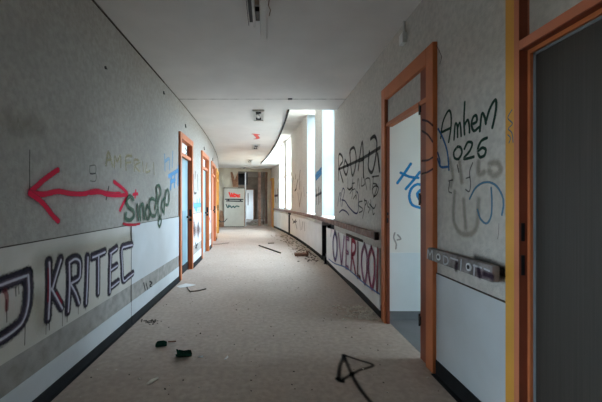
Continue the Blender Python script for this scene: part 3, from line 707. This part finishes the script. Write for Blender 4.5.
spray('graffiti_cross', LWp, C(*a3, [(305, 72), (300, 118)], [(288, 97), (318, 92)]), .04, red, 'small red cross above the green tag')
green = C(*a3, [(285, 130), (262, 108), (240, 140), (252, 180), (285, 205), (290, 240), (262, 268), (232, 258), (235, 225)], [(312, 170), (318, 265)], [(332, 265), (332, 182), (350, 165), (356, 260)], [(378, 172), (398, 212), (382, 262), (366, 215), (378, 172)], [(432, 135), (404, 125), (392, 170), (405, 230), (430, 240), (442, 200)], [(430, 190), (446, 110), (440, 60), (456, 35), (470, 80), (450, 150), (456, 230), (472, 270), (460, 312), (450, 280), (470, 240)], [(500, 120), (480, 140), (475, 190), (490, 220)], [(490, 225), (500, 100), (515, 65), (527, 110), (518, 165), (502, 165)])
o = spray('graffiti_tag', LWp, green, .042, (.05, .095, .06), 'dark green looping name tag overlapping the panel edge', op=.85, base=.0105)
spray('overspray', LWp, green, .075, (.10, .17, .09), op=.35, soft=.8, parent=o, base=.0098)
o = spray('graffiti_drip', LWp, C(*a3, [(215, 292), (260, 302), (325, 293)], [(235, 298), (300, 300)]), .03, (.45, .01, .03), 'red smear over the panel joint with a dark drip below', base=.0125, op=.8)
spray('drip', LWp, C(*a3, [(268, 305), (270, 400)]), .03, (.04, .02, .02), parent=o, base=.012, op=.9)
spray('graffiti_tag', LWp, C(*a1, [(80, 125), (92, 60), (112, 128)], [(84, 100), (106, 100)], [(122, 135), (124, 80), (136, 108), (152, 78), (154, 135)], [(180, 150), (180, 85), (208, 80)], [(180, 115), (203, 112)], [(222, 155), (222, 100), (250, 110), (225, 130), (248, 158)], [(262, 110), (268, 160)], [(285, 115), (280, 160), (300, 155)], [(318, 115), (322, 170)]), .05, (.50, .44, .26), 'pale faded yellow lettering above the red arrow tip', op=.45, soft=.7)
spray('graffiti_patch', LWp, PX([(10, 120), (18, 128), (30, 122), (42, 130)]), .16, (.40, .33, .22), 'faint yellowish smudge at the upper left wall', op=.22, soft=.95)
spray('graffiti_tag', LWp, C(*a1, [(376, 150), (374, 75)], [(376, 108), (398, 95), (398, 145)], [(415, 60), (412, 132)]), .055, (.22, .42, .62), 'pale blue upper word beside the first left door', op=.6)
spray('graffiti_tag', LWp, C(*a1, [(395, 182), (444, 150)], [(408, 185), (404, 242)], [(425, 165), (424, 232)], [(405, 210), (426, 200)], [(443, 135), (440, 222)]), .075, (.10, .32, .60), 'stronger blue lower word beside the first left door', op=.7)
spray('graffiti_square', LWp, C(*a0, [(450, 130), (478, 128), (478, 165), (452, 168), (450, 130)], [(452, 168), (480, 170), (478, 205), (452, 205)]), .010, (.10, .09, .09), 'thin pencilled square figure above the red arrow shaft', op=.6)
spray('wall_crack', LWp, PX([(29.6, 150), (29.4, 170), (29.6, 192)]), .007, (.05, .04, .035), 'thin upright crack above the left arrow head', op=.8, cat='crack')
spray('graffiti_tag', LWp, PX([(143, 283), (144.5, 290)], [(145.5, 283.5), (147, 289.5)], [(149, 281.5), (151.5, 283), (149, 285.5), (151.5, 287.5), (148.5, 289)]), .022, (.02, .02, .02), 'small black initials on the bare strip of left wall', base=.008)
# KRITEC
K = {'k': [[(47.4, 262), (47.8, 290), (46.5, 318)], [(59, 259.5), (54, 276), (50, 290)], [(49.5, 288), (55, 298), (60.5, 308)]],
     'r': [[(67.5, 262), (67.8, 285), (66.5, 311)], [(67.5, 262), (73, 258.5), (78, 261), (78.5, 271), (77, 278), (69, 283)], [(69, 284), (74, 293), (77.5, 303)]],
     'i': [[(86.2, 257), (85.6, 280), (84.6, 303)]],
     't': [[(91, 257), (97, 254.5), (103.5, 251.5)], [(97, 256), (97, 275), (96.8, 293)]],
     'e': [[(109.5, 253), (108.8, 270), (108.4, 292)], [(109, 253), (115.5, 248)], [(109, 270), (116, 265)], [(110, 287), (117.5, 281)]],
     'c': [[(131, 244.5), (125, 246), (120.5, 249), (121, 265), (122, 280), (127, 277), (132, 273)]],
     'd': [[(-8, 287), (8, 281), (26, 274.5)], [(26, 274.5), (26.8, 290), (25.5, 306), (20, 322), (8, 333), (-8, 343)]]}
r = empty('graffiti_lettering', LWp.pos(2.4, .8, .01))
for ch, st in K.items():
    w = .085 if ch != 'd' else .10
    o = spray('letter', LWp, st, w, (.022, .016, .026), parent=r, base=.0085, op=.95, soft=.4)
    spray('fill', LWp, [[(x+.4, y+.5) for x, y in s] for s in st], .046, (.19, .14, .20), parent=o, base=.0094, op=.75, soft=.7)
    spray('highlight', LWp, [[(x+.6, y+.5) for x, y in s] for s in st], .021, (.58, .56, .62), parent=o, base=.0104, op=.8, soft=.7)
spray('fill', LWp, PX([(55, 294), (60, 303)], [(47.8, 270), (47.6, 300)]), .045, (.22, .01, .03), parent=r, base=.0099, op=.8)
spray('fill', LWp, PX([(3, 290), (5, 297), (5, 309)]), .03, (.25, .01, .02), parent=r, base=.0099, op=.6)
spray('drips', LWp, PX([(45, 318), (44.6, 334)], [(48, 316), (48.2, 330)], [(61, 308), (61, 326)], [(66, 310), (65.8, 322)], [(77, 303), (77, 314)], [(84.6, 303), (84.6, 310)], [(24, 312), (23, 345)], [(5, 300), (5, 322)], [(97, 293), (97, 299)], [(14, 287), (14.2, 296)], [(17, 287), (17.2, 294)]), .008, (.06, .045, .04), parent=r, base=.009, op=.7)
tag(r, 'large black and white KRITEC lettering with purple fill on the left panelling', 'graffiti')
spray('graffiti_haze', LWp, PX([(40, 262), (80, 252), (130, 240)], [(38, 300), (42, 320)]), .22, (.38, .31, .18), 'yellowish spray haze around the top of the KRITEC lettering', base=.0082, op=.35, soft=.95)
spray('graffiti_squiggle', Wall(LL-.06), PX([(185, 148), (187, 152), (184.5, 156)], [(188, 150), (187, 158)]), .03, (.08, .15, .12), 'small dark squiggle on the transom of the first left door', op=.7)
# between left doors
spray('graffiti_tag', LWp, C(150, 160, 5.017, [(218, 75), (220, 160), (232, 165)], [(238, 75), (240, 150)], [(228, 60), (226, 90)]), .05, (.06, .05, .07), 'black upright marks between first and second left doors', op=.7)
spray('graffiti_tag', LWp, C(150, 160, 5.017, [(212, 205), (215, 245)], [(215, 215), (235, 250), (236, 205)], [(245, 250), (248, 200)], [(220, 228), (255, 225)]), .10, (.12, .40, .75), 'bright blue tag between first and second left doors', op=.65)
spray('graffiti_smoke', LWp, C(150, 160, 5.017, [(218, 320), (220, 370)], [(240, 325), (240, 375)], [(213, 350), (250, 350)]), .28, (.17, .09, .08), 'brown scorch cloud below the bright blue tag', op=.5, soft=.9, base=.0095)
spray('graffiti_tag', LWp, PX([(195, 243), (196.5, 249)], [(197, 244), (195, 248)]), .05, (.03, .03, .03), 'small black mark low between first and second left doors', base=.01)
spray('graffiti_tag', LWp, PX([(208.8, 190), (209, 200)], [(208.6, 216), (210, 222)]), .10, (.6, .06, .1), 'small red mark between second and third left doors', base=.0105, op=.6)
# right wall tags
b0, b1 = (320, 120, 5.017), (330, 180, 10.03)
blk = (.022, .02, .02)
spray('graffiti_tag', RWall, C(*b0, [(95, 300), (94, 180), (110, 180), (114, 208), (98, 240), (116, 312)], [(126, 200), (119, 245), (132, 275), (141, 235), (126, 200)], [(150, 165), (160, 270), (172, 262), (182, 195), (172, 140), (153, 150), (152, 165)], [(192, 250), (213, 108), (219, 285)], [(198, 205), (220, 195)], [(255, 95), (275, 82), (286, 118), (278, 200), (262, 262), (243, 238), (248, 160)], [(93, 247), (200, 200), (302, 138)], [(290, 170), (300, 255)]), .05, blk, 'large black crossed-out name tag left of the open orange doorway', op=.85)
spray('graffiti_tag', RWall, C(*b0, [(140, 290), (142, 345), (158, 340)], [(165, 295), (162, 345), (176, 345)], [(163, 318), (174, 316)], [(186, 345), (192, 292), (200, 345)], [(210, 290), (208, 330), (225, 320), (222, 290)], [(236, 350), (228, 300), (250, 295), (252, 350)], [(262, 285), (295, 280)], [(268, 285), (265, 350)], [(268, 318), (288, 330), (270, 390)], [(150, 370), (165, 350), (160, 395)], [(180, 350), (184, 395)]), .022, blk, 'small black lettering rows under the crossed-out tag', op=.75)
spray('graffiti_tag', RWall, C(*b1, [(78, 260), (90, 170), (105, 130), (112, 260)], [(100, 215), (128, 90), (146, 110), (130, 190), (122, 262)], [(120, 200), (150, 210), (190, 270), (245, 328), (278, 325), (286, 240), (282, 140), (268, 115)], [(95, 325), (125, 300), (165, 318), (190, 350)]), .030, (.05, .045, .12), 'dark violet scribble with a long swoosh beside the window corner', op=.8)
spray('graffiti_tag', RWall, C(*b1, [(325, 212), (292, 222), (292, 258), (326, 285), (322, 312), (292, 326)], [(345, 190), (352, 250), (328, 380)], [(345, 205), (372, 215), (356, 250)], [(385, 220), (378, 260), (398, 285), (385, 330)], [(410, 200), (412, 300)], [(398, 240), (440, 285), (462, 245)], [(430, 290), (432, 345), (446, 335)], [(440, 165), (425, 95), (455, 60), (488, 78), (472, 140), (446, 165)], [(235, 190), (262, 150), (260, 190)], [(175, 80), (200, 100), (228, 70)]), .022, blk, 'thin black word reading sport with a loop above it', op=.8)
BC = Wall(LR)
spray('graffiti_tag', RWall, C(240, 150, 5.017, [(268, 140), (263, 180), (266, 238)], [(280, 125), (278, 145)], [(302, 103), (297, 150)], [(290, 150), (280, 200)], [(300, 160), (298, 195)], [(275, 205), (283, 195)]), .07, blk, 'black jagged marks on the pier between second and paired windows', op=.8)
spray('graffiti_smoke', RWall, C(240, 150, 5.017, [(290, 215), (300, 285)], [(310, 215), (298, 280)], [(320, 190), (322, 230)]), .10, (.30, .20, .12), 'brownish streaks low on the pier beside the second window', op=.5, soft=.9)
spray('graffiti_tag', RWall, C(240, 150, 5.017, [(383, 200), (385, 270)], [(395, 190), (395, 270)], [(404, 200), (402, 260)], [(380, 230), (408, 215)]), .07, (.05, .05, .07), 'black scrawl on the narrow pier between first and second windows', op=.75)
spray('graffiti_smoke', RWall, C(240, 150, 5.017, [(380, 130), (408, 95)], [(382, 145), (408, 115)], [(384, 120), (404, 105)]), .10, (.08, .26, .50), 'blue band on the narrow pier between first and second windows', op=.8)
spray('graffiti_tag', RWall, C(240, 150, 5.017, [(176, 200), (178, 260)], [(188, 198), (186, 262)], [(174, 230), (190, 228)]), .12, (.10, .04, .06), 'dark tag on the wall between paired windows and yellow door', op=.8)
def revp(s): p = P(s, LR); return Cross(p.y+.0)
class Reveal:     # far side face of a window opening
    def __init__(s, sw): s.sw = sw; s.y = P(sw, LR+.1).y
    def inv(s, u, v): return (lat_at(u, s.sw), EYE+(VPY-v)*s.y/F)
    def pos(s, a, b, o): return P(s.sw-o, a, b)
spray('graffiti_tag', Reveal(S307), C(240, 150, 5.017, [(345, 195), (340, 250)], [(350, 200), (336, 215)], [(352, 220), (338, 235)], [(348, 240), (340, 248)]), .03, blk, 'small black mark on the bright side face of the second window', op=.8)
spray('graffiti_tag', Reveal(S322), C(240, 150, 5.017, [(425, 215), (428, 260)], [(440, 190), (438, 220)]), .016, (.35, .36, .36), 'faint grey scratches on the bright side face of first window', op=.5)
# sheet lettering
SW = Wall(LR-.036)
OV = [[[(335, 232), (333.2, 240), (333.3, 252), (335.2, 260), (337, 252), (336.8, 240), (335, 232)]],
      [[(338.8, 234), (340, 250), (341.5, 264), (343, 250), (344.2, 237)]],
      [[(346.3, 238), (346.2, 252), (346, 267)], [(346.2, 238), (349, 239)], [(346.2, 252), (348.6, 253)], [(346, 267), (348.5, 268)]],
      [[(352, 240), (351.6, 255), (351, 270)], [(352, 240), (355.2, 243), (355, 252), (352, 255)], [(352.4, 256), (354, 264), (355.5, 273)]],
      [[(358, 243), (357.8, 260), (357.5, 276)], [(357.5, 276), (360.3, 278)]],
      [[(364.5, 245), (361.8, 255), (362, 270), (364.8, 283), (367, 270), (367, 255), (364.5, 245)]],
      [[(371.5, 248), (368.8, 258), (369, 275), (372, 288), (374.5, 275), (374.3, 258), (371.5, 248)]],
      [[(378, 250), (377.5, 270), (377, 290)]]]
for i, st in enumerate(OV):
    o = spray('letter', SW, st, .10 if i == 0 else .085, [(.09, .02, .08), (.26, .04, .14), (.28, .08, .2), (.32, .02, .06), (.14, .03, .04), (.24, .05, .14), (.24, .03, .10), (.32, .02, .04)][i], parent=wall_sheet, base=.002, op=.85, soft=.65)
    spray('letter_glow', SW, st, .035, [(.15, .25, .6), (.3, .3, .5), (.7, .5, .5), (.6, .1, .15), (.5, .2, .2), (.5, .3, .4), (.5, .1, .15), (.3, .1, .1)][i], parent=o, base=.003, op=.5, soft=.8)
spray('stripe', SW, PX([(329, 259), (335, 263.5), (345, 267), (353, 273), (363, 282), (373, 289.5), (380, 294)]), .028, (.12, .22, .45), parent=wall_sheet, base=.004, op=.75, soft=.7)
spray('stripe', SW, PX([(331.5, 229), (331, 236)]), .05, (.5, .03, .05), parent=wall_sheet, base=.004, op=.5)
spray('graffiti_tag', Wall(LR-.036), C(240, 150, 5.017, [(262, 345), (272, 362), (284, 358)], [(266, 368), (280, 350)], [(278, 362), (286, 395)], [(300, 352), (303, 400)], [(315, 360), (310, 398)], [(322, 362), (325, 405)]), .05, (.08, .07, .09), 'black scrawl on the second radiator cover', base=.002, op=.75)
# partition HO
blue = (.02, .26, .60)
o = spray('graffiti_lettering', Cross(3.605), C(320, 120, 5.017, [(455, 220), (425, 265), (388, 316)], [(500, 262), (470, 300), (430, 346)], [(405, 265), (450, 285), (492, 290)], [(530, 335), (490, 322), (458, 345), (448, 385), (462, 425), (500, 440)], [(503, 352), (487, 372), (497, 398)]), .032, blue, 'bright blue HO lettering on the room wall through the orange doorway', op=.85)
spray('graffiti_tag', Cross(3.605), C(310, 190, 5.017, [(425, 215), (420, 240), (432, 270), (430, 295)], [(440, 225), (455, 245), (438, 250)]), .02, (.2, .18, .15), 'faint grey squiggle low on the room wall in the doorway', op=.5)
# Arnhem
d0, d1 = (410, 90, 5.017), (410, 160, 5.017)
gr = (.015, .045, .03)
spray('graffiti_lettering', RWall, C(*d0, [(155, 240), (165, 165), (190, 108), (205, 115), (207, 180), (195, 260)], [(160, 212), (205, 190)], [(222, 248), (228, 172), (238, 180), (240, 235)], [(240, 190), (252, 165), (258, 230)], [(276, 62), (272, 150), (275, 222)], [(273, 180), (290, 150), (298, 175), (300, 212)], [(312, 172), (336, 158), (334, 128), (318, 138), (310, 175), (322, 205), (346, 188)], [(352, 205), (362, 120), (376, 135), (382, 168)], [(382, 165), (400, 100), (428, 50), (435, 75), (428, 130), (415, 188)],
      [(240, 285), (222, 310), (225, 340), (245, 345), (262, 315), (255, 288), (240, 285)], [(275, 295), (292, 262), (314, 268), (302, 305), (272, 345), (322, 335)], [(388, 240), (358, 258), (342, 300), (352, 335), (375, 328), (382, 300), (365, 290), (346, 305)]), .021, gr, 'dark green lettering reading Arnhem 026 right of the orange doorway', op=.93, soft=.4)
bl = (.04, .13, .30)
o = spray('graffiti_swirl', RWall, C(*d0, [(142, 195), (165, 240), (188, 310), (196, 400)], [(140, 315), (150, 350), (155, 385), (190, 385)], [(140, 345), (150, 380)]), .020, bl, 'dark blue curved strokes running over the doorway casing onto the wall', op=.85)
CF = Wall(LR-.035)
spray('stroke', CF, C(*d0, [(62, 150), (90, 158), (115, 178)], [(60, 205), (90, 225), (114, 260)], [(60, 355), (90, 352), (114, 338)])+C(*d1, [(60, 70), (90, 60), (114, 45)]), .018, (.02, .03, .09), parent=o, base=.0008, op=.8)
spray('graffiti_swirl', RWall, C(*d1, [(300, 195), (330, 140), (375, 112), (425, 122), (460, 170), (470, 220), (462, 275)], [(340, 250), (355, 295), (385, 318), (408, 280), (412, 200), (408, 140)]), .017, (.10, .28, .45), 'thin pale blue loop above the sooty handrail stub', op=.55)
spray('graffiti_tag', RWall, C(*d1, [(315, 15), (300, 60), (305, 120), (298, 158), (280, 148)], [(195, 105), (215, 100)], [(200, 110), (195, 155), (210, 165)], [(238, 25), (246, 60)], [(283, 92), (302, 85)]), .011, (.04, .09, .13), 'small dark hooked marks beneath the Arnhem lettering', op=.7)
spray('graffiti_haze', RWall, C(*d1, [(200, 0), (215, 80), (205, 130)], [(250, 10), (260, 110)], [(345, 10), (345, 70), (375, 60)], [(400, 20), (440, 15), (455, 55), (420, 80), (395, 50)], [(225, 160), (220, 300), (260, 370), (330, 350), (345, 200)], [(270, 200), (280, 340)]), .055, (.36, .27, .16), 'faded brown blobs of old paint beneath the Arnhem lettering', op=.42, soft=.9, base=.0006)
spray('graffiti_line', RWall, C(*d1, [(447, 320), (446, 360), (441, 395)]), .005, (.4, .05, .05), 'thin red line above the end of the handrail stub', op=.6)
spray('scorch', RWall, C(410, 230, 5.017, [(330, 140), (400, 165), (470, 195)], [(420, 210), (470, 230)]), .07, (.06, .05, .045), 'dark scorch on the wall over the end of the handrail stub', op=.7, soft=.95, base=.0007, cat='stain')
spray('graffiti_scribble', Wall(LR-.02), C(*d0, [(512, 100), (492, 140), (515, 168), (494, 195), (512, 215), (518, 262)], [(492, 225), (505, 240), (498, 265)]), .008, (.16, .28, .35), 'thin blue-grey scribble down the yellow door casing', op=.6, base=.001)
# handrail stub letters
spray('graffiti_lettering', Wall(LR-.085), C(410, 230, 5.017, [(87, 140), (90, 100), (100, 125), (112, 105), (115, 150)], [(170, 130), (170, 170), (190, 165), (188, 140), (170, 130)], [(205, 140), (240, 152)], [(258, 150), (255, 200)], [(325, 175), (322, 225)], [(320, 178), (360, 190)], [(375, 195), (400, 205)]), .017, (.55, .55, .56), 'ash white letters along the sooty handrail stub', op=.8, base=.001, soft=.6)
spray('scorch', Wall(LR-.085), C(410, 230, 5.017, [(235, 170), (232, 195)], [(375, 220), (415, 235)], [(345, 200), (350, 230)]), .05, (.04, .015, .04), 'purple black soot blotches on the handrail stub', op=.8, base=.0014, soft=.8, cat='stain')
# ceiling spray, floor arrow
spray('graffiti_mark', Flat(CH), PX([(253.5, 134), (258, 134.6)], [(255.5, 135), (258, 138), (255, 139)]), .12, (.85, .10, .08), 'small red spray on the ceiling between lamp trays', op=.75, soft=.6)
spray('graffiti_arrow', Flat(0), PX([(343.5, 355), (352, 375), (360, 389), (372, 404)], [(345, 355.5), (358, 360), (373, 365.5), (358, 371), (340, 381.5)], [(344, 356), (340, 367), (338.5, 380)], [(337, 379), (343, 382)]), .046, (.012, .012, .013), 'black arrow sprayed on the corridor floor', op=.8, soft=.9)
# board writing
class Brd(Reveal):
    def pos(s, a, b, o): return P(s.sw-o, a, b)
BR = Brd(SE-.12); e0 = (210, 190, 10.03)
r = empty('sign_lettering', P(SE-.13, (bl0+bl1)/2, 1.3))
spray('red_word', BR, C(*e0, [(192, 28), (210, 70), (218, 35)], [(228, 50), (228, 68)], [(240, 35), (240, 68), (262, 60), (258, 45), (240, 50)], [(272, 50), (275, 68), (298, 68)], [(278, 55), (298, 50)]), .07, (.75, .04, .03), parent=r, base=.003, op=1, soft=.3)
spray('black_word', BR, C(*e0, [(155, 93), (330, 95)], [(165, 110), (325, 114)], [(180, 96), (190, 110)], [(300, 96), (310, 110)]), .065, (.03, .03, .035), parent=r, base=.003, op=.9, soft=.4)
spray('green_word', BR, C(*e0, [(162, 145), (178, 175), (190, 150)], [(185, 172), (205, 158), (215, 175), (235, 160), (245, 175), (265, 160), (290, 165)]), .065, (.04, .10, .09), parent=r, base=.003, op=.85, soft=.4)
tag(r, 'red, black and green words painted on the beige end board', 'lettering')
